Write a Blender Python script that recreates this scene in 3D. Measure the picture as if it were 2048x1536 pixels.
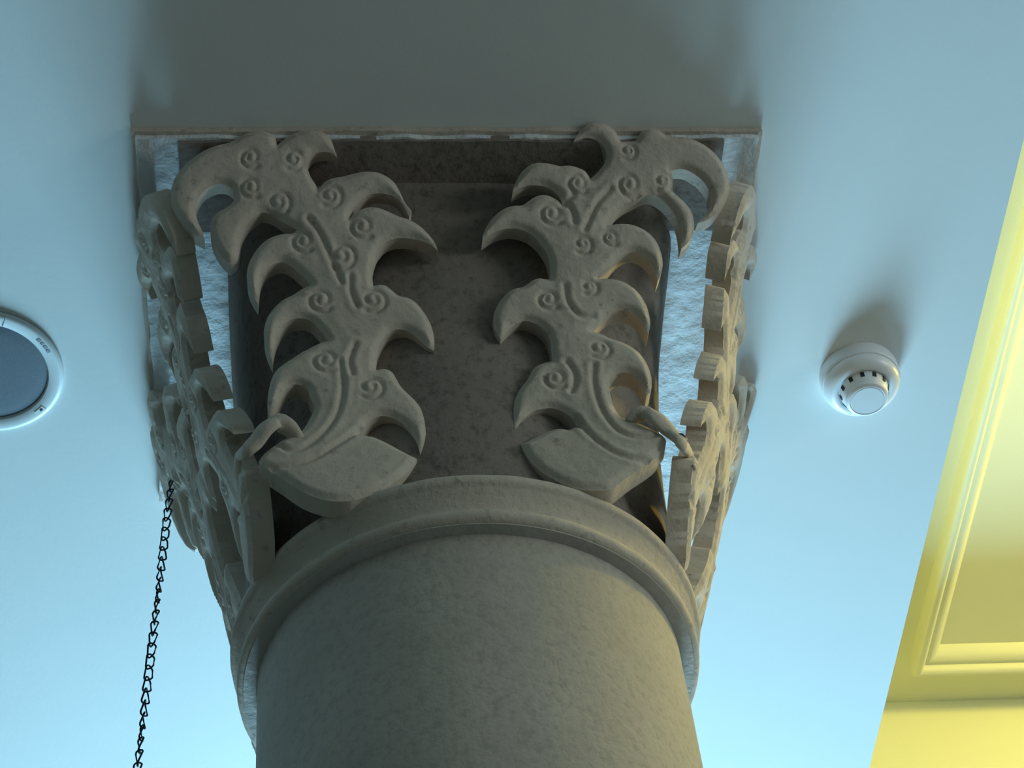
import bpy, bmesh, math, random
import numpy as np
from mathutils import Vector, Matrix, noise
from mathutils.geometry import delaunay_2d_cdt

for o_ in list(bpy.data.objects): bpy.data.objects.remove(o_)
SC = bpy.context.scene
COL = SC.collection

# ------------------------------------------------------------------ camera
H = 4.0                                    # ceiling height, column axis stands at x = y = 0
PITCH, YAW, ROLL = 0.891258, 0.157923, -0.135605
F = Vector((math.sin(YAW)*math.cos(PITCH), math.cos(YAW)*math.cos(PITCH), math.sin(PITCH)))
R0 = Vector((math.cos(YAW), -math.sin(YAW), 0)); U0 = R0.cross(F)
RX = math.cos(ROLL)*R0 + math.sin(ROLL)*U0
UX = -math.sin(ROLL)*R0 + math.cos(ROLL)*U0
cam = bpy.data.cameras.new('camera'); cam_o = bpy.data.objects.new('camera', cam); COL.objects.link(cam_o)
cam.sensor_width = 36; cam.lens = 36*4000.3/2048; cam.clip_start = .05
m = Matrix((RX, UX, -F)).transposed().to_4x4(); m.translation = Vector((-.195467, -1.898273, 1.6))
cam_o.matrix_world = m
SC.camera = cam_o

# ------------------------------------------------------------------ light and exposure
SC.view_settings.view_transform = 'Standard'; SC.view_settings.look = 'None'
SC.view_settings.exposure = 0.0; SC.view_settings.gamma = 1.0; SC.view_settings.use_curve_mapping = False
DAY = (.37, .75, 1.0)
LAMP = (1.0, .79, .13)
W = bpy.data.worlds.new('sky'); SC.world = W; W.use_nodes = True
W.node_tree.nodes['Background'].inputs[0].default_value = (.35, .6, .85, 1)
W.node_tree.nodes['Background'].inputs[1].default_value = 1.0
WIN = [(.15, 1.4, 2.0), (2.2, 1.4, 2.0)]        # window centre x, width, height
WIN_Y, WIN_Z = 3.6, 2.5
WIN_POWER = [284, 34]
def area(name, loc, rot, sx, sy, power, color):
    l = bpy.data.lights.new(name, 'AREA'); l.shape = 'RECTANGLE'; l.size = sx; l.size_y = sy
    l.energy = power; l.color = color
    o = bpy.data.objects.new(name, l); o.location = loc; o.rotation_euler = rot; COL.objects.link(o); return o
for (wx, ww, wh), pw in zip(WIN, WIN_POWER):
    area('daylight', (wx, WIN_Y-.02, WIN_Z), (-math.pi/2, 0, 0), ww-.1, wh-.1, pw, DAY)
def point(name, loc, power, color, rad):
    l = bpy.data.lights.new(name, 'POINT'); l.energy = power; l.color = color; l.shadow_soft_size = rad
    o = bpy.data.objects.new(name, l); o.location = loc; COL.objects.link(o); return o
point('recess_lamp', (1.80, .10, 4.25), 40, LAMP, .09)

FILL_WIN = (-2.15, 1.7, 1.0, 3.30)                               # window added in the right wall as leaf fill: centre y, width, height, centre z
area('leaf_fill', (3.88, FILL_WIN[0], FILL_WIN[3]), (0, math.pi/2, 0), FILL_WIN[2]-.1, FILL_WIN[1]-.1, 45, (.84, .97, 1.0))  # unseen fill light added to brighten the front leaves

# ------------------------------------------------------------------ materials
def mat(name, base, rough=.7, var=None, vscale=6, bump=0, bscale=60, speck=None, metal=0, detail=6, spec=.3):
    m = bpy.data.materials.new(name); m.use_nodes = True
    nt = m.node_tree; b = nt.nodes['Principled BSDF']; N = nt.nodes.new; L = nt.links.new
    b.inputs['Roughness'].default_value = rough; b.inputs['Metallic'].default_value = metal
    b.inputs['Specular IOR Level'].default_value = spec
    tc = N('ShaderNodeTexCoord')
    col = None
    if var:
        n1 = N('ShaderNodeTexNoise'); n1.inputs['Scale'].default_value = vscale; n1.inputs['Detail'].default_value = detail
        n1.inputs['Roughness'].default_value = .65
        L(tc.outputs['Object'], n1.inputs['Vector'])
        r = N('ShaderNodeValToRGB'); r.color_ramp.elements[0].position = .3; r.color_ramp.elements[1].position = .7
        r.color_ramp.elements[0].color = (*var, 1); r.color_ramp.elements[1].color = (*base, 1)
        L(n1.outputs['Fac'], r.inputs['Fac']); col = r.outputs['Color']
        if speck:
            n2 = N('ShaderNodeTexNoise'); n2.inputs['Scale'].default_value = speck[1]; n2.inputs['Detail'].default_value = 4
            n2.inputs['Roughness'].default_value = .7
            L(tc.outputs['Object'], n2.inputs['Vector'])
            r2 = N('ShaderNodeValToRGB'); r2.color_ramp.elements[0].position = speck[2]; r2.color_ramp.elements[1].position = speck[3]
            r2.color_ramp.elements[0].color = (1, 1, 1, 1); r2.color_ramp.elements[1].color = (0, 0, 0, 1)
            L(n2.outputs['Fac'], r2.inputs['Fac'])
            mx = N('ShaderNodeMix'); mx.data_type = 'RGBA'
            L(r2.outputs['Color'], mx.inputs['Factor']); L(col, mx.inputs[6]); mx.inputs[7].default_value = (*speck[0], 1)
            col = mx.outputs[2]
        L(col, b.inputs['Base Color'])
    else:
        b.inputs['Base Color'].default_value = (*base, 1)
    if bump:
        n3 = N('ShaderNodeTexNoise'); n3.inputs['Scale'].default_value = bscale; n3.inputs['Detail'].default_value = 8
        n3.inputs['Roughness'].default_value = .6
        L(tc.outputs['Object'], n3.inputs['Vector'])
        bp = N('ShaderNodeBump'); bp.inputs['Strength'].default_value = bump; bp.inputs['Distance'].default_value = .01
        L(n3.outputs['Fac'], bp.inputs['Height']); L(bp.outputs['Normal'], b.inputs['Normal'])
    return m
M_STONE = mat('cast_stone', (.64, .54, .445), .85, (.545, .455, .37), 9, .30, 70, speck=((.38, .31, .265), 60, .28, .42))
M_SHAFT = mat('shaft_stone', (.55, .48, .41), .85, (.465, .405, .34), 7, .22, 90, speck=((.41, .355, .30), 90, .32, .52))
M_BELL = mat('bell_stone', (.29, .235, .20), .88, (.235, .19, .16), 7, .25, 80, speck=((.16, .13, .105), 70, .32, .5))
M_PLASTER = mat('rough_plaster', (.84, .84, .84), .9, (.72, .72, .73), 14, .7, 45)
M_CEIL = mat('ceiling_paint', (.80, .80, .78), .6, (.77, .77, .755), 3, .04, 120)
M_RECESS = mat('recess_glow_paint', (.83, .84, .60), .55, (.81, .82, .58), 3)  # lamp's yellow glow put into the paint, mutes the blue daylight
M_SOFFIT = mat('pale_stone', (.58, .54, .50), .9, (.48, .44, .40), 20, .4, 60)
M_WHITE = mat('white_plastic', (.82, .82, .84), .32, spec=.5)
M_WHITE2 = mat('speaker_rim', (.84, .86, .86), .4, spec=.5)
M_GREY = mat('grille', (.16, .185, .22), .6, (.135, .16, .19), 400, .3, 900)
M_DARK = mat('dark_slot', (.02, .02, .022), .6)
M_MARK = mat('grey_mark', (.35, .38, .42), .6)
M_CHAIN = mat('chain_steel', (.012, .012, .022), .42, metal=.4)
M_FLOOR = mat('floor_boards', (.16, .14, .115), .5, (.12, .105, .085), 4)
M_WALL = mat('wall_panelling', (.25, .235, .21), .6, (.22, .205, .185), 3)
M_FRAME = mat('window_frame', (.7, .7, .68), .5)
M_GLASS = bpy.data.materials.new('glass'); M_GLASS.use_nodes = True
_b = M_GLASS.node_tree.nodes['Principled BSDF']; _b.inputs['Transmission Weight'].default_value = 1; _b.inputs['Roughness'].default_value = .02

# ------------------------------------------------------------------ helpers
def link(name, me, mt=None, parent=None, smooth=False):
    if mt and not me.materials: me.materials.append(mt)
    if smooth: me.polygons.foreach_set('use_smooth', [True]*len(me.polygons))
    o = bpy.data.objects.new(name, me); COL.objects.link(o)
    if parent: o.parent = parent
    return o
def mesh(name, v, f):
    me = bpy.data.meshes.new(name); me.from_pydata([tuple(x) for x in v], [], f); me.update(); return me
def autosmooth(me, ang=40):
    bm = bmesh.new(); bm.from_mesh(me)
    for f in bm.faces: f.smooth = True
    for e in bm.edges:
        e.smooth = not (len(e.link_faces) == 2 and e.calc_face_angle(0) > math.radians(ang))
    bm.to_mesh(me); bm.free()
def boxes(bs):
    v, f = [], []
    for (x0, y0, z0, x1, y1, z1) in bs:
        k = len(v)
        v += [(x0,y0,z0),(x1,y0,z0),(x1,y1,z0),(x0,y1,z0),(x0,y0,z1),(x1,y0,z1),(x1,y1,z1),(x0,y1,z1)]
        f += [tuple(k+i for i in q) for q in ((3,2,1,0),(4,5,6,7),(0,1,5,4),(1,2,6,5),(2,3,7,6),(3,0,4,7))]
    return v, f
def boxmesh(name, *bs): return mesh(name, *boxes(bs))
def lathe(name, prof, n=64, cap0=False, cap1=False, jit=0):
    v, f = [], []
    for (r, z) in prof:
        for k in range(n):
            a = 2*math.pi*k/n; rr = r
            if jit: rr += jit*noise.noise(Vector((math.cos(a)*9*r/.3, math.sin(a)*9*r/.3, z*14)))
            v.append((rr*math.cos(a), rr*math.sin(a), z))
    for i in range(len(prof)-1):
        for k in range(n):
            k2 = (k+1) % n
            f.append((i*n+k, i*n+k2, (i+1)*n+k2, (i+1)*n+k))
    if cap0: f.append(tuple(range(n))[::-1])
    if cap1: f.append(tuple((len(prof)-1)*n+k for k in range(n)))
    me = mesh(name, v, f)
    bm = bmesh.new(); bm.from_mesh(me); bmesh.ops.recalc_face_normals(bm, faces=bm.faces); bm.to_mesh(me); bm.free()
    return me
def tube(name, pts, rad, n=10, flat=1.0, up=None, closed=False, taper=False):
    P = [Vector(p) for p in pts]; N = len(P); v, f = [], []
    prev = None
    for i in range(N):
        a = P[i-1] if (i > 0 or closed) else P[0]; b = P[(i+1) % N] if (i < N-1 or closed) else P[-1]
        t = (b-a).normalized()
        if up is not None: u = Vector(up[i]) if isinstance(up, list) else Vector(up)
        else: u = prev if prev is not None else (Vector((0,0,1)) if abs(t.z) < .9 else Vector((1,0,0)))
        s = t.cross(u).normalized(); u = s.cross(t).normalized(); prev = u
        r = rad[i] if isinstance(rad, list) else rad
        for k in range(n):
            q = 2*math.pi*k/n
            v.append(P[i] + s*(math.cos(q)*r) + u*(math.sin(q)*r*flat))
    for i in range(N if closed else N-1):
        j = (i+1) % N
        for k in range(n):
            k2 = (k+1) % n; f.append((i*n+k, i*n+k2, j*n+k2, j*n+k))
    if not closed: f.append(tuple(range(n))[::-1]); f.append(tuple((N-1)*n+k for k in range(n)))
    return mesh(name, v, f)
def empty(name, loc, label=None, cat=None, group=None):
    o = bpy.data.objects.new(name, None); o.empty_display_size = .05; o.location = loc; COL.objects.link(o)
    if label: o['label'] = label
    if cat: o['category'] = cat
    if group: o['group'] = group
    return o
def local(o, root):
    "parent o (built in world coordinates) under root, keeping its place"
    o.parent = root; o.matrix_parent_inverse = Matrix.Translation(root.location).inverted(); return o
def struct(o): o['kind'] = 'structure'; return o

# ------------------------------------------------------------------ the room
RX0, RX1, RY0, RY1 = -4.6, 3.9, -5.2, WIN_Y
CX0, CX1, CY0, CY1, CZ = .828, 3.6, -3.4, 1.231, 4.42          # lit recess in the ceiling
struct(link('floor', boxmesh('floor', (RX0-.2, RY0-.2, -.1, RX1+.2, RY1+.2, 0)), M_FLOOR))
ceil = struct(link('ceiling', boxmesh('ceiling', (RX0, RY0, H, CX0, RY1, H+.02), (CX1, RY0, H, RX1, RY1, H+.02),
        (CX0, RY0, H, CX1, CY0, H+.02), (CX0, CY1, H, CX1, RY1, H+.02)), M_CEIL))
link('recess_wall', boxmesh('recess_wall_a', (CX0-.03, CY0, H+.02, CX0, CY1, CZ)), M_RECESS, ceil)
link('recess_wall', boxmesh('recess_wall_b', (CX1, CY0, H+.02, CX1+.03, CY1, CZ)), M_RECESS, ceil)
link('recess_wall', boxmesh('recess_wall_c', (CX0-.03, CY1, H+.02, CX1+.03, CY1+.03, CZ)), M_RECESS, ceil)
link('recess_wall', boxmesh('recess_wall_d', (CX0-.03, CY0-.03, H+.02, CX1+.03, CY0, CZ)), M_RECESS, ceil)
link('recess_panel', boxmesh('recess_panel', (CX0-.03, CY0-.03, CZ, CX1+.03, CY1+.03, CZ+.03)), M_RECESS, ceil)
# moulding frame on the recess panel: two rounded ridges, mitred corners
prof = [(0, 0), (0, .033), (.002, .038), (.006, .042), (.011, .043), (.016, .041), (.020, .036), (.022, .030), (.0235, .026), (.026, .026), (.030, .0275),
        (.035, .027), (.040, .0245), (.046, .019), (.051, .012), (.055, .005), (.057, 0)]
fx0, fx1, fy0, fy1 = 1.036, 3.40, -3.20, 1.114
v, f = [], []
for d, dz in prof:
    for x, y in ((fx0+d, fy0+d), (fx1-d, fy0+d), (fx1-d, fy1-d), (fx0+d, fy1-d)): v.append((x, y, CZ-dz))
for i in range(len(prof)-1):
    for k in range(4): f.append((i*4+k, i*4+(k+1) % 4, (i+1)*4+(k+1) % 4, (i+1)*4+k))
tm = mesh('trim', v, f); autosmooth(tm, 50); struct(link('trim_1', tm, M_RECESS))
struct(link('wall_left', boxmesh('wl', (RX0-.2, RY0, 0, RX0, RY1, H)), M_WALL))

zb, zt = WIN_Z-1.0, WIN_Z+1.0
bs = [(RX0-.2, RY1, 0, RX1+.2, RY1+.25, zb), (RX0-.2, RY1, zt, RX1+.2, RY1+.25, H)]
xs = [RX0-.2]
for wx, ww, wh in WIN: xs += [wx-ww/2, wx+ww/2]
xs.append(RX1+.2)
for i in range(0, len(xs), 2): bs.append((xs[i], RY1, zb, xs[i+1], RY1+.25, zt))
struct(link('wall_far', boxmesh('wf', *bs), M_WALL))
struct(link('wall_back', boxmesh('wb', (RX0-.2, RY0-.2, 0, RX1+.2, RY0, H)), M_WALL))
sy0, sy1, sz0, sz1 = FILL_WIN[0]-FILL_WIN[1]/2, FILL_WIN[0]+FILL_WIN[1]/2, FILL_WIN[3]-FILL_WIN[2]/2, FILL_WIN[3]+FILL_WIN[2]/2
struct(link('wall_right', boxmesh('wr', (RX1, RY0, 0, RX1+.2, RY1, sz0), (RX1, RY0, sz1, RX1+.2, RY1, H), (RX1, RY0, sz0, RX1+.2, sy0, sz1), (RX1, sy1, sz0, RX1+.2, RY1, sz1)), M_WALL))
xw = RX1+.08
w = struct(link('window_3', boxmesh('wfr', (xw, sy0, sz0, xw+.06, sy0+.05, sz1), (xw, sy1-.05, sz0, xw+.06, sy1, sz1), (xw, sy0+.05, sz0, xw+.06, sy1-.05, sz0+.05), (xw, sy0+.05, sz1-.05, xw+.06, sy1-.05, sz1)), M_FRAME))  # frame of the added opening around the fill light
link('pane', boxmesh('pane', (xw+.025, sy0+.05, sz0+.05, xw+.031, sy1-.05, sz1-.05)), M_GLASS, w)
for i, (wx, ww, wh) in enumerate(WIN):
    x0, x1, y = wx-ww/2, wx+ww/2, RY1+.12
    w = struct(link('window_%d' % (i+1), boxmesh('wfr', (x0, y, zb, x0+.05, y+.06, zt), (x1-.05, y, zb, x1, y+.06, zt),
        (x0+.05, y, zb, x1-.05, y+.06, zb+.05), (x0+.05, y, zt-.05, x1-.05, y+.06, zt), (wx-.02, y, zb+.05, wx+.02, y+.06, zt-.05)), M_FRAME))
    link('pane', boxmesh('pane', (x0+.05, y+.025, zb+.05, wx-.02, y+.031, zt-.05)), M_GLASS, w)
    link('pane', boxmesh('pane', (wx+.02, y+.025, zb+.05, x1-.05, y+.031, zt-.05)), M_GLASS, w)

# ------------------------------------------------------------------ the column
column = empty('column_capital', (0, 0, 0), 'tan stone column with a carved leaf capital meeting the ceiling', 'column')
Z0, HT = 3.422, .578
OA, OB = .285, .176
def off(z):  t = max(0, (z-Z0)/HT); return OA+OB*t*t
def doff(z): t = max(0, (z-Z0)/HT); return 2*OB*t/HT
YC = lambda z: -.10*max(0, (z-Z0)/HT)            # the capital's crown sits a little forward of the shaft

sh = [(.2712, z) for z in np.linspace(.30, 3.33, 40)] + [(.2716, 3.345), (.272, 3.357)]
me = lathe('shaft', sh, 128, jit=.0012); link('shaft', me, M_SHAFT, column, True)
me = lathe('base', [(.40,0),(.40,.08),(.39,.09),(.37,.10),(.372,.12),(.375,.15),(.365,.18),(.335,.195),(.33,.21),(.32,.24),(.325,.265),(.315,.28),(.29,.29),(.272,.305)], 96, True)
autosmooth(me, 35); link('base', me, M_SHAFT, column)
link('ring_soffit', lathe('ring_soffit', [(.268, 3.3560), (.268, 3.3515), (.2885, 3.3518), (.2885, 3.3560)], 128), M_SOFFIT, column)
rp = [(.262, 3.3535), (.2865, 3.3530), (.2905, 3.3538), (.2945, 3.3565), (.2968, 3.3605), (.2970, 3.3650), (.2950, 3.3695), (.2910, 3.3725), (.2868, 3.3738), (.2852, 3.3762),
      (.2866, 3.3830), (.2902, 3.3915), (.2955, 3.4000), (.2990, 3.4045), (.3000, 3.4062), (.3035, 3.4082), (.3060, 3.4115), (.3068, 3.4160), (.3058, 3.4205), (.3030, 3.4238), (.2990, 3.4252), (.262, 3.427)]
me = lathe('necking_ring', rp, 160, jit=.0009); autosmooth(me, 50); link('necking_ring', me, M_STONE, column)

# bell: round at the ring, a rounded square at the top, concave outline
def sstep(x): x = np.clip(x, 0, 1); return x*x*(3-2*x)
def rrect(hx, hy, rc, a):
    "point of a rounded rectangle in direction a"
    c, s = math.cos(a), math.sin(a)
    lo, hi = 0, 2
    for _ in range(40):
        mid = (lo+hi)/2; x, y = abs(c*mid), abs(s*mid)
        dx, dy = max(0, x-(hx-rc)), max(0, y-(hy-rc))
        inside = (x <= hx and y <= hy and math.hypot(dx, dy) <= rc)
        if inside: lo = mid
        else: hi = mid
    return lo
v, f = [], []; NB, NZ = 144, 40
for i in range(NZ+1):
    t = i/NZ; z = 3.41+t*(3.99-3.41); w = t**2.2; w2 = max(0, (t-.3)/.7)**2.1
    for k in range(NB):
        a = 2*math.pi*k/NB
        rt = rrect(.325, .288, .12, a); r = (.280+.012*sstep(t/.35))*(1-w2)+rt*w2
        r += .0012*noise.noise(Vector((math.cos(a)*3, math.sin(a)*3, z*12)))
        v.append((r*math.cos(a)+.006*w2, r*math.sin(a)-.084*w, z))
for i in range(NZ):
    for k in range(NB): k2 = (k+1) % NB; f.append((i*NB+k, i*NB+k2, (i+1)*NB+k2, (i+1)*NB+k))
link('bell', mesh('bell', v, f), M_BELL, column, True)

# abacus: thin stone edge and the rough plaster soffit bedded under it
AX, AY0, AY1 = .440, -.443, .235
def slab(name, x0, x1, y0, y1, z0, z1, nx, ny, amp_e, amp_z, seed):
    bm = bmesh.new(); g = {}
    for i in range(nx+1):
        for j in range(ny+1):
            x = x0+(x1-x0)*i/nx; y = y0+(y1-y0)*j/ny
            ex = amp_e*noise.noise(Vector((x*23, y*23, seed))); ey = amp_e*noise.noise(Vector((x*23, y*23, seed+7)))
            dz = amp_z*(noise.noise(Vector((x*16, y*16, seed+3)))+.6*noise.noise(Vector((x*47, y*47, seed+5))))
            edge = i in (0, nx) or j in (0, ny)
            g[i, j] = (bm.verts.new((x+ex*(i in (0, nx)), y+ey*(j in (0, ny)), z0+dz)), bm.verts.new((x+ex*(i in (0, nx)), y+ey*(j in (0, ny)), z1)) if edge else None)
    for i in range(nx):
        for j in range(ny): bm.faces.new([g[i, j][0], g[i, j+1][0], g[i+1, j+1][0], g[i+1, j][0]])
    ring = [(i, 0) for i in range(nx)]+[(nx, j) for j in range(ny)]+[(i, ny) for i in range(nx, 0, -1)]+[(0, j) for j in range(ny, 0, -1)]
    for a, b in zip(ring, ring[1:]+ring[:1]): bm.faces.new([g[a][0], g[b][0], g[b][1], g[a][1]])
    bmesh.ops.recalc_face_normals(bm, faces=bm.faces)
    me = bpy.data.meshes.new(name); bm.to_mesh(me); bm.free(); autosmooth(me, 45); return me
link('abacus', slab('abacus', -AX, AX, AY0, AY1, H-.011, H-.0002, 60, 48, .003, .0004, 2.3), M_STONE, column)
link('plaster_soffit', slab('soffit', -AX+.006, AX-.006, AY0+.006, AY1-.006, H-.020, H-.010, 140, 110, .004, .0035, 9.1), M_PLASTER, column)

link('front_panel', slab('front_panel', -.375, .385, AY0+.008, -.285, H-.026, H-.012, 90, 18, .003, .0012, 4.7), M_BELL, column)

# --- carved leaves: outlines in millimetres on the leaning face of the capital (across, above the ring)
LEAF_L = [(-241,541.7),(-229.8,550.7),(-218.6,557.1),(-205.2,561.2),(-189.5,562.1),(-176.1,558.5),(-167.3,549.5),(-163,537.6),(-158.7,525.3),(-167.6,531.6),(-178.7,532.9),(-189.9,530.9),(-196.6,525.3),(-200.7,517.6),(-199.1,508.6),(-194.8,497),(-189.3,488.4),(-186.1,481),(-174.9,492.6),(-163.7,497.1),(-150.3,499.4),(-136.9,503),(-121.2,505.6),(-105.6,505),(-92.4,499.3),(-81.5,490.1),(-74.1,476.4),(-66.9,460.2),(-59.5,449.7),(-63,442.4),(-67.2,451),(-73.4,462.7),(-82.1,470.9),(-95.3,475.1),(-108.6,475.4),(-119.8,472.2),(-131.1,462.9),(-140.2,451.5),(-144.9,438.9),(-139.3,445.3),(-129.2,452.3),(-115.8,456.1),(-102.5,454.5),(-89.4,448.9),(-76.3,442.7),(-63.2,438.3),(-50.2,429.8),(-39.6,419),(-31.2,407.2),(-25.7,392.8),(-33.7,400.6),(-46.7,407),(-64.2,411.3),(-81.8,411.3),(-95.1,406.3),(-106.5,394.2),(-112.3,379.8),(-114.9,365.1),(-115.3,350.8),(-114.5,340.5),(-105.8,342.9),(-97.2,340.8),(-88.8,332.9),(-80.3,325.6),(-69.6,322.8),(-59.1,315.4),(-48.9,299.8),(-41.1,282.2),(-37.6,264),(-37.2,253.9),(-38.7,239.7),(-47.5,246.1),(-56.6,256.8),(-65.7,267.4),(-77,273.6),(-88.5,273.4),(-98.3,266.6),(-106.3,254.8),(-111.4,243.3),(-113.7,229.4),(-116.2,210.1),(-113.4,210.1),(-103.9,211.3),(-94.6,206.2),(-89.4,195.5),(-84.2,183.3),(-77.1,172.5),(-68.3,161.2),(-61.4,148.9),(-56.5,133.7),(-54.6,116.3),(-56.5,96.2),(-61,78),(-64.5,69),(-67.8,88.4),(-72.7,101.3),(-79.6,113.9),(-90.1,125.8),(-101,132),(-112,133.5),(-123.2,127.7),(-130.9,117.5),(-137.7,99.9),(-124.1,98.7),(-113.3,93),(-100.9,84.1),(-88.5,73.7),(-78,65.6),(-68.8,58.5),(-77.2,42),(-88.6,26.8),(-103.5,12.4),(-118.1,0.7),(-134.3,-7.9),(-150.4,-13.8),(-166.2,-15.1),(-178.5,-13.5),(-192.5,-7.8),(-206.5,0.5),(-220.6,12.8),(-234.8,27.7),(-249.1,41.2),(-263.4,55.7),(-258.2,69.5),(-244,84.7),(-227.8,99.2),(-216.9,104.8),(-209.6,111.6),(-202.2,126.5),(-196.6,141.2),(-194.6,151),(-197.3,160.7),(-200,168.4),(-201.8,178.1),(-209.2,185.1),(-218.4,188.1),(-227.7,183.1),(-235.1,171),(-240.6,156.7),(-246.1,144.6),(-250.1,139.7),(-253.5,152.1),(-252.7,171.6),(-250,190.9),(-244.5,207.5),(-235.1,219),(-223.9,228.2),(-208.8,239.8),(-197.4,246.9),(-186,253.4),(-176.1,258),(-180.2,264.9),(-189.5,278.8),(-198.9,289.6),(-210.3,292.8),(-221.8,291.7),(-231.3,285.4),(-238.9,273),(-244.6,256.6),(-247.7,227.7),(-254.9,247.3),(-258.7,270.4),(-256,288.8),(-248.4,304.6),(-235,320),(-219.7,329),(-211.7,335.4),(-197.6,343.3),(-202.9,351.1),(-211.5,360.2),(-222.2,370.8),(-233,377.2),(-243.8,375.9),(-254.6,368.6),(-262.1,356.8),(-265.3,341.8),(-266.6,316.2),(-275.9,332.3),(-281.4,354.6),(-279.4,373.9),(-271.9,390.6),(-261.1,405.1),(-248.1,414.1),(-232.8,418.6),(-219.7,419.4),(-214.9,424.7),(-224,430.5),(-230.6,434.2),(-239.3,439.9),(-250.2,447.1),(-261.1,449.4),(-272.1,442.5),(-282.9,430.8),(-289.4,416.9),(-291.4,397.9),(-295.6,380.9),(-304.1,375.2),(-315,385.8),(-326.1,405.4),(-330.6,424),(-328.7,440.2),(-320.1,449.7),(-309.3,456.5),(-300.6,464.3),(-297.4,475),(-300.7,481.5),(-311.7,488.7),(-324.8,488.3),(-337.9,481.5),(-346.5,470.6),(-350.6,454.5),(-348.2,440.3),(-341.5,423.9),(-338,411.8),(-352.2,419.5),(-365.4,431.1),(-376.6,447.3),(-383.4,463.8),(-383.8,479.8),(-379.7,495.5),(-371.2,508.9),(-358.2,522),(-342.9,533),(-325.3,540.7),(-307.6,545.2),(-296.6,549.7),(-283.2,557.3),(-265.4,560.1),(-252.1,558.5),(-243.2,550.7)]
EYES_L = [(-276.5,481.6,11.4,-1),(-239.2,460.7,13.6,1),(-168.6,469.7,12.4,1),(-127.6,425.3,13.6,-1),(-206.8,404.6,12.2,-1),(-154.8,382.7,14.8,1),(-184,316.4,13.3,-1),(-115.2,315.6,14.2,1),(-276.6,522,11.1,-1),(-218.9,520,11.1,1),(-178.9,220.9,14.1,-1),(-122.8,176.7,14,1)]
GROOVE_L = [[(-155.6,341.2),(-161.8,356),(-174.3,390),(-186.9,418.9),(-199.9,437.3)], [(-144.6,350.8),(-145,331.3),(-137,306)], [(-160.2,218.1),(-157.9,189.5),(-159.4,160.4),(-167.3,128.1),(-180.5,103.7),(-197.1,83.5),(-213.4,71.1),(-227.7,70.4),(-238.6,82.1)], [(-145.6,199),(-148.9,218.1),(-140.7,246)], [(-138.5,107.7),(-155.3,89.1),(-173.7,72.7),(-195.5,55.2),(-220.6,44.2),(-245.5,42.4)]]
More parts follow.
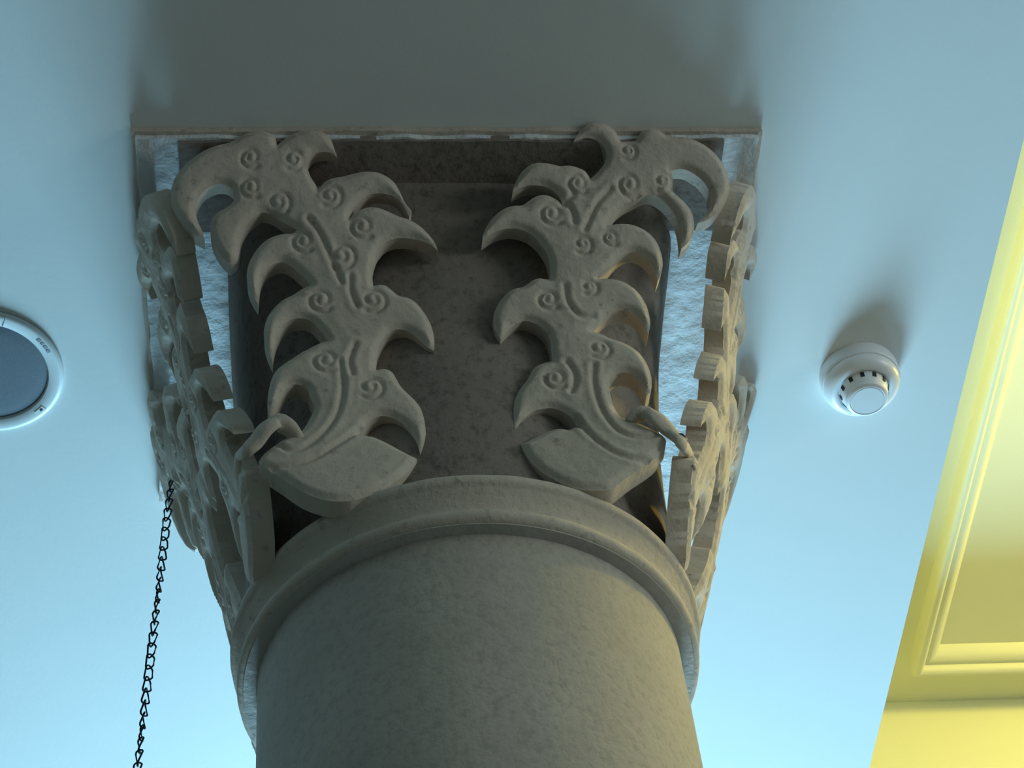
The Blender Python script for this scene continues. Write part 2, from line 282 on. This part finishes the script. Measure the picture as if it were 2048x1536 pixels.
LEAF_R = [(236.1,547),(233.4,553.3),(226.7,563.7),(216.5,569.9),(206,572.5),(195.2,571.4),(184.1,564.7),(174.9,555.3),(170.1,546.8),(176.6,549),(185.3,551.5),(195.9,550.6),(204.1,547),(211.1,540.2),(214.6,531.4),(214.1,524.2),(210.3,516),(203.3,507.7),(196.4,501.1),(189.7,495.4),(186.9,500.2),(182.1,506.7),(173.9,510.5),(165.7,513.1),(157.2,513.7),(148.8,512.9),(140.4,514.9),(128,517.3),(115.3,517.3),(104.5,513),(94.6,504.3),(86.6,493.1),(81.7,482.2),(80.4,476.7),(87.9,481),(98.6,485.4),(111.3,486.5),(123.8,485),(133.9,480.4),(141.8,473.5),(146.4,464.7),(147.9,456.3),(143.1,462.7),(135.2,469.3),(125,472.7),(116.6,472),(108,468.4),(100.4,463.2),(92.8,458.3),(80.2,457.4),(67.5,453.3),(54.6,443.9),(43.5,430.3),(36,415.2),(35,408.3),(46.8,416.5),(57.4,421.9),(70,424.9),(84.4,424),(96.5,419.4),(106.3,411.5),(115.7,398.9),(121.1,387.9),(124.2,374.4),(124.2,360.6),(122.3,349.5),(116.2,349.5),(108.1,350.8),(99.8,348),(92.2,342.4),(84.8,337.9),(74.5,335.5),(63.9,329.1),(54.1,317.5),(46.1,303.1),(42,286.6),(43.9,270.2),(50,256.8),(56.6,265.4),(64.2,274.1),(72.7,281.1),(83.1,285.8),(93,283.4),(100.7,279.6),(108.2,272.2),(113.4,262.3),(115.5,251.5),(115.5,239.3),(114.3,220.7),(109.8,219.5),(99.6,216.1),(91.2,210.2),(84.4,200),(79.7,190.1),(70.9,177.9),(64,165),(60.1,152.5),(58,137.1),(57.3,121.3),(57.1,107),(64.2,118.5),(72.8,128.9),(83.2,138),(95.2,142),(107,142.8),(118.2,138.6),(127.2,130.8),(134,121.1),(139.2,111.3),(126.7,105.9),(115.2,107),(103.4,104.8),(91.3,98.6),(81.2,92.1),(71,85.7),(62.7,81.7),(65.7,68.4),(71.8,51.7),(80,38),(91.9,24),(102.2,14.4),(114.4,5.6),(126.7,-0.6),(141.4,-3.5),(156.3,-3.8),(168,-0.3),(180.7,10.9),(197.9,26.8),(214.9,40.3),(230.1,53.9),(238.7,67.2),(247.6,83.2),(238.1,98.3),(222.2,111.5),(205.8,119.9),(200.2,122.5),(192.5,131.8),(187.5,147.7),(185.6,165.7),(186.2,180.8),(190.4,191.2),(199.2,199.7),(209.3,200.9),(218.8,196.8),(225.7,188),(230.1,175.1),(232.4,161.7),(238.3,168.9),(242,182.7),(242.1,200.1),(238.2,218),(230.9,233),(220.1,244),(206.8,251.8),(195.3,256.8),(185.8,262.8),(178,266.3),(173.2,268.1),(181.4,279.9),(190.4,289.2),(199.2,296.2),(211.8,300.7),(223.9,298.4),(233.4,292.4),(240.4,281.7),(244.1,269.5),(246.8,262.8),(251.3,279),(251.1,295.9),(247.8,312.6),(241.1,326.8),(232,337.4),(220.4,345.4),(210.4,348.4),(198.2,349.6),(188.2,349),(192.4,353.5),(203.7,364.5),(217.4,379.4),(228.5,387.1),(239.1,389.5),(249.2,386.2),(258.7,377.8),(264.8,366.3),(267.8,355),(268.8,345.5),(275.5,359.5),(278.6,373),(277.6,389.3),(272.9,404.9),(264.7,416.3),(253,425),(240.8,429.7),(226.3,431),(215.8,429.7),(206.2,427.7),(214.5,438.7),(223.8,449.6),(235,458),(248.2,464.5),(259.2,470),(270.1,473.1),(280.3,469.8),(290.2,462.3),(298.6,451.3),(304.7,438.3),(307.5,425.1),(307.9,409.2),(306.8,394.5),(315.5,401.5),(322.8,411.3),(327.5,424.9),(328,440.2),(325,451.2),(317.6,462),(308,471.9),(303.4,477.6),(305,484.1),(305,494.9),(303.2,505.6),(311.6,508.2),(324.3,507.5),(334.5,502.3),(344.4,494.7),(351.8,483.8),(354.8,472.8),(353.4,459.8),(348,449),(340.4,437.9),(333,431.2),(348.8,437),(362.6,447),(374.9,461.9),(381.7,475),(384.2,487.9),(381.6,503.2),(376.6,517.6),(367.3,530.6),(355.4,540.9),(341.1,548.4),(326.4,552.3),(311.4,553.1),(300.9,555.3),(292.9,561.6),(280.3,564.3),(269.3,561.5),(262.4,555.4),(257.5,547.9),(248.8,546.7)]
EYES_R = [(244.4,531.5,9,1),(171,486.2,11.6,-1),(131.3,443.1,12.9,-1),(242.6,484.1,13.1,-1),(289.6,489.2,10.6,1),(170.4,397.8,10.4,1),(209.6,407.5,8.8,-1),(117.6,314.4,11.8,-1),(174.2,333.5,9.5,1),(178.1,236.2,12.3,1),(115.9,187.3,13,-1)]
GROOVE_R = [[(175.2,418.9),(182.7,434.1),(190.3,449.8),(202,464.8),(215.6,477.7)], [(161.6,430.2),(160.5,443.2),(153.4,460.5),(162.4,469.1)], [(141.7,335.4),(141.9,314.4),(148.6,297.4),(159.8,286.8),(176,287.5)], [(168.4,209.1),(165.1,186.5),(165.4,161),(170.1,132.2),(177.5,111.3),(187.3,95.1),(201.5,85.3),(218.7,83.8),(234.7,87.6)], [(133.2,214.6),(141.2,194.2),(139.5,176.4),(134.3,163.9)], [(136,121.5),(145.2,98.9),(156.6,80),(168.4,65.8),(182.3,53.6),(198.5,46.4),(219.4,45.6)]]


def catmull(P, step, closed=True):
    P = np.array(P, float); n = len(P); out = []
    rng = range(n) if closed else range(n-1)
    for i in rng:
        if closed: a, b, c, d = P[i-1], P[i], P[(i+1) % n], P[(i+2) % n]
        else: a, b, c, d = P[max(0, i-1)], P[i], P[i+1], P[min(n-1, i+2)]
        # damp tangents where the outline turns sharply so tips stay crisp
        def tan(p, q, r):
            u, w = q-p, r-q; lu, lw = np.linalg.norm(u)+1e-9, np.linalg.norm(w)+1e-9
            cs = (u@w)/(lu*lw); k = max(0, min(1, (cs+.1)/.7))
            return k*.5*(u/lu+w/lw)
        L = np.linalg.norm(c-b); t0, t1 = tan(a, b, c)*L, tan(b, c, d)*L
        m_ = max(1, int(round(L/step)))
        for k in range(m_):
            s = k/m_; h = (2*s**3-3*s*s+1, s**3-2*s*s+s, -2*s**3+3*s*s, s**3-s*s)
            out.append(h[0]*b+h[1]*t0+h[2]*c+h[3]*t1)
    if not closed: out.append(P[-1])
    return np.array(out)
def dist_poly(Q, P, closed):
    "distance of points Q to polyline P"
    A = P; B = np.roll(P, -1, 0) if closed else P[1:]
    if not closed: A = P[:-1]
    best = np.full(len(Q), 1e9)
    for a, b in zip(A, B):
        d = b-a; l2 = d@d+1e-12
        t = np.clip(((Q-a)@d)/l2, 0, 1); e = Q-a-t[:, None]*d
        best = np.minimum(best, (e*e).sum(1))
    return np.sqrt(best)
def inside(Q, P):
    x, y = Q[:, 0], Q[:, 1]; r = np.zeros(len(Q), bool)
    for a, b in zip(P, np.roll(P, -1, 0)):
        c = (a[1] > y) != (b[1] > y)
        with np.errstate(divide='ignore', invalid='ignore'):
            r ^= c & (x < (b[0]-a[0])*(y-a[1])/(b[1]-a[1]+1e-12)+a[0])
    return r
def sstep(x): x = np.clip(x, 0, 1); return x*x*(3-2*x)
def leaf_grid(outline, eyes, grooves, step=3.0):
    "front face of one leaf: 2-D points, triangles, relief height (mm), outline index list"
    P = catmull(outline, 3.2)
    lo, hi = P.min(0), P.max(0)
    gx = np.arange(lo[0], hi[0], step); gy = np.arange(lo[1], hi[1], step*.9)
    Q = np.array([(x+(j % 2)*step*.5, y) for j, y in enumerate(gy) for x in gx])
    Q = Q[inside(Q, P)]; d = dist_poly(Q, P, True); Q = Q[d > 1.3]
    # an extra inner contour keeps the rounded arris clean
    n = len(P); V = np.vstack([P, Q])
    vv, ee, ff, ov, oe, of = delaunay_2d_cdt([Vector(q) for q in V], [(i, (i+1) % n) for i in range(n)], [], 1, 1e-5)
    V = np.array([tuple(q) for q in vv])
    d = dist_poly(V, P, True)
    h = -6.5*(1-sstep(d/11.0))**1.6
    h += 1.6*sstep((d-6)/22)                       # slightly pillowed
    for (ex, ey, er, sp) in eyes:
        er = er*1.35
        # volute: a groove winding in to a raised eye
        tt = np.linspace(0, 1, 34); ang = sp*(tt*2*math.pi*1.45)+(-2.2 if sp > 0 else -.9)
        rr = er*(1.0-.80*tt)
        S = np.stack([ex+rr*np.cos(ang), ey+1.05*rr*np.sin(ang)], 1)
        near = np.hypot(V[:, 0]-ex, V[:, 1]-ey) < er*1.7
        if not near.any(): continue
        dd = dist_poly(V[near], S, False)
        q = np.hypot(V[near, 0]-ex, V[near, 1]-ey)/er
        h[near] += -4.0*np.exp(-(dd/(2.9+.02*er))**2)+2.6*(1-sstep((q-.15)/.95))
    for g in grooves:
        S = catmull(g, 4, False); dd = dist_poly(V, S, False)
        h += -3.8*np.exp(-(dd/3.4)**2)+1.3*np.exp(-((dd-8)/4)**2)
    for i in range(len(V)):
        h[i] += .5*noise.noise(Vector((V[i, 0]*.06, V[i, 1]*.06, 3.1)))
    # boundary loop of the triangulation
    cnt = {}
    for t in ff:
        for a, b in zip(t, t[1:]+t[:1]): cnt[(a, b)] = cnt.get((a, b), 0)+1
    bd = [(a, b) for (a, b) in cnt if (b, a) not in cnt]
    return V, ff, h, bd
THICK = .034
def place(face, u, z, h):
    "u, z in metres on the leaf, h = outward height; face = front/back/left/right + which half"
    o, do = off(z), doff(z); nl = math.hypot(1, do)
    out = o + h/nl; zz = z - h*do/nl
    if face == 'front': return (u, -out, zz)
    sx, rear = face
    y = -(.44-(.44-abs(u))*SIDE_K)
    y += float(np.interp(z-Z0, SW[0], SW[2]))
    if rear: y = 2*YC(z)-y
    if sx > 0: out += .042*float(sstep((y+.34)/.38)*sstep((z-Z0-.03)/.16))      # the right-hand leaves stand off a little more
    return (sx*(out-.006+float(np.interp(z-Z0, SW[0], SW[1]))), y, zz)
SIDE_K = .90
SW = ((0, .15, .235, .32, .38, .42, .57), (0, .015, .026, .028, .020, .012, .004), (.025, .012, .030, .036, .024, .004, 0))   # side leaves swell out and back a little
GR = {'L': leaf_grid(LEAF_L, EYES_L, GROOVE_L), 'R': leaf_grid(LEAF_R, EYES_R, GROOVE_R)}
def leaf(side, face):
    V, T, h, bd = GR[side]
    n = len(V); vs = []
    for (a, b), k in zip(V, h): vs.append(place(face, a/1000, Z0+b/1000, k/1000))
    bi = sorted({i for e in bd for i in e}); mid, back = {}, {}
    for i in bi:
        back[i] = len(vs); vs.append(place(face, V[i, 0]/1000, Z0+V[i, 1]/1000, -THICK))
    fs = [tuple(t) for t in T]
    for a, b in bd: fs.append((b, a, back[a], back[b]))
    # back: fill the same outline with the boundary-only triangulation
    P2 = [Vector(V[i]) for i in bi]; ix = {i: k for k, i in enumerate(bi)}
    vv, ee, ff, ov, oe, of = delaunay_2d_cdt(P2, [(ix[a], ix[b]) for a, b in bd], [], 1, 1e-5)
    if len(vv) == len(P2):
        for t in ff: fs.append(tuple(back[bi[k]] for k in t)[::-1])
    me = mesh('leaf', vs, fs)
    bm = bmesh.new(); bm.from_mesh(me); bmesh.ops.recalc_face_normals(bm, faces=bm.faces); bm.to_mesh(me); bm.free()
    autosmooth(me, 55)
    o = link('carved_leaf', me, M_STONE, column); return o
for s, f_, lab in (('L', 'front', 'front leaf with serrated lobes left of the bare bell'), ('R', 'front', 'front leaf with serrated lobes right of the bare bell'),
               ('L', (-1, False), None), ('R', (1, False), None), ('L', (-1, True), None), ('R', (1, True), None)):
    o = leaf(s, f_)
    if lab: o['label'] = lab

# curled bands that tie the two leaves of a corner together
BAND = {'R': [(0.2058, -0.2863, 3.5366), (0.2144, -0.2951, 3.5434), (0.2258, -0.2987, 3.5416), (0.2372, -0.2992, 3.5301), (0.2535, -0.2880, 3.5168), (0.2646, -0.2904, 3.4940), (0.2870, -0.2379, 3.5317), (0.2900, -0.2404, 3.5110), (0.2860, -0.2444, 3.4967)], 'L': [(-0.2152, -0.2837, 3.5157), (-0.2251, -0.2932, 3.5278), (-0.2400, -0.2979, 3.5351), (-0.2536, -0.2988, 3.5231), (-0.2682, -0.2880, 3.5075), (-0.2780, -0.2840, 3.4991), (-0.2895, -0.2540, 3.5230), (-0.2915, -0.2450, 3.5050), (-0.2890, -0.2410, 3.4930)]}

def band(side, rear):
    Q = catmull(BAND[side], .005, False)
    if rear: Q = np.array([(q[0], 2*YC(q[2])-q[1], q[2]) for q in Q])
    N = len(Q)
    rad = [.0125*(.75+.25*min(1, 5*i/N))*(.30+.70*min(1, 2.0*(N-1-i)/N)) for i in range(N)]
    ups = [(Vector((q[0], q[1]-YC(q[2]), -.15)).normalized()) for q in Q]
    me = tube('scroll_band', Q, rad, 12, .55, ups)
    bm = bmesh.new(); bm.from_mesh(me); bmesh.ops.recalc_face_normals(bm, faces=bm.faces); bm.to_mesh(me); bm.free()
    return link('scroll_band', me, M_STONE, column, True)
for s_ in 'LR':
    for r_ in (False, True): band(s_, r_)

# ------------------------------------------------------------------ smoke detector
DX, DY = .653, .004
det = empty('smoke_detector', (DX, DY, H), 'round white smoke detector on the ceiling right of the column', 'smoke detector')
det.scale = (.94, .94, 1.17)
def dpart(name, prof, mt, n=72, ang=30, parent=None):
    me = lathe(name, prof, n); autosmooth(me, ang); return link(name, me, mt, parent or det)
dpart('base_plate', [(.002, 0), (.0655, 0), (.0665, -.003), (.0662, -.018), (.0645, -.0205), (.002, -.0205)], M_WHITE)
dpart('housing', [(.002, -.0205), (.0625, -.0205), (.0635, -.0235), (.0625, -.0275), (.0590, -.0325), (.0530, -.0362), (.0470, -.0378), (.0440, -.0372), (.043, -.035), (.002, -.035)], M_WHITE)
ch = dpart('sensor_chamber', [(.002, -.035), (.0405, -.035), (.0395, -.040), (.0355, -.0500), (.0345, -.0515), (.002, -.0515)], M_WHITE)
cap = dpart('cap', [(.002, -.0515), (.0345, -.0512), (.0355, -.0530), (.0345, -.0560), (.0320, -.0580), (.0295, -.0585), (.0285, -.0578), (.0275, -.0578), (.0268, -.0585), (.0002, -.0588)], M_WHITE)
for k in range(12):
    a = 2*math.pi*(k+.5)/12
    w_ = .0032
    vs = []
    for (r, z) in ((.0412, -.0375), (.0392, -.0440)):
        for s in (-1, 1):
            for dr in (0, -.006): vs.append(((r+dr)*math.cos(a)-s*w_*math.sin(a), (r+dr)*math.sin(a)+s*w_*math.cos(a), z))
    me = mesh('slot', vs, [(0,2,6,4),(1,5,7,3),(0,4,5,1),(2,3,7,6),(0,1,3,2),(4,6,7,5)])
    link('slot', me, M_DARK, ch)

# ------------------------------------------------------------------ ceiling speaker
spk = empty('ceiling_speaker', (-.680, -.022, H), 'round flush ceiling speaker with white rim and grey grille left of the column', 'speaker')
def spart(name, prof, mt, n=96, ang=35):
    me = lathe(name, prof, n); autosmooth(me, ang); return link(name, me, mt, spk)
rim = spart('rim', [(.0885, .0), (.1120, 0), (.1135, -.0015), (.1130, -.0055), (.1105, -.0078), (.1060, -.0085), (.0960, -.0078), (.0915, -.0062), (.0900, -.0040), (.0890, -.001)], M_WHITE2)
spart('grille', [(.0005, -.0062), (.040, -.0060), (.070, -.0052), (.086, -.0036), (.0905, -.0018), (.0905, 0)], M_GREY)
def on_rim(a0, a1, r0, r1, z, name, mt):
    vs, fs = [], []; n = 5
    for i in range(n+1):
        a = math.radians(a0+(a1-a0)*i/n)
        for r in (r0, r1):
            for dz in (0, .0012): vs.append((r*math.cos(a), r*math.sin(a), z+dz))
    for i in range(n):
        k = i*4
        fs += [(k, k+2, k+6, k+4), (k+1, k+5, k+7, k+3), (k, k+4, k+5, k+1), (k+2, k+3, k+7, k+6)]
    fs += [(0, 1, 3, 2), (n*4, n*4+2, n*4+3, n*4+1)]
    return link(name, mesh(name, vs, fs), mt, rim)
for a0, a1 in ((-22, -25), (-26.5, -29.5), (-31, -33.5), (-35, -38)): on_rim(a1, a0, .1005, .1060, -.0090, 'rim_mark', M_MARK)
on_rim(40, 50, .0985, .1065, -.0090, 'clip_cover', M_WHITE2)
on_rim(42, 44.5, .1005, .1035, -.0096, 'clip_screw', M_DARK)
on_rim(-69.6, -69, .0925, .1120, -.0088, 'rim_seam', M_MARK)

# ------------------------------------------------------------------ hanging chain
CH_TOP, CH_DIR = Vector(((-0.4102,0.1159,3.9000))), Vector(((-0.03046,0.00000,-0.99954)))
NL = 46; PITCH_L = .0213
chain = empty('chain', CH_TOP, 'thin black steel chain hanging from the left side of the capital', 'chain')
HL, HW, WR = .0130, .0056, .00135
pts, ups = [], []
NP = 36
for i in range(NP):
    s = i/NP*4
    # stadium path, twisted a quarter turn end to end
    if s < 2: a = s/2*math.pi; x, z = HW*math.cos(a), (HL-HW)+HW*math.sin(a)
    else: a = (s-2)/2*math.pi; x, z = -HW*math.cos(a), -(HL-HW)-HW*math.sin(a)
    tw = math.radians(36)*z/HL
    pts.append((x*math.cos(tw), x*math.sin(tw), z))
lm = tube('link', pts, WR, 6, closed=True); lm.materials.append(M_CHAIN)
lm.polygons.foreach_set('use_smooth', [True]*len(lm.polygons))
qd = CH_DIR.to_track_quat('-Z', 'Y')
for i in range(NL):
    o = bpy.data.objects.new('link', lm); COL.objects.link(o); o.parent = chain
    o.location = CH_DIR*(PITCH_L*(i+.5))
    o.rotation_mode = 'QUATERNION'
    o.rotation_quaternion = qd @ Matrix.Rotation(math.radians(i*15+20), 3, 'Z').to_quaternion()
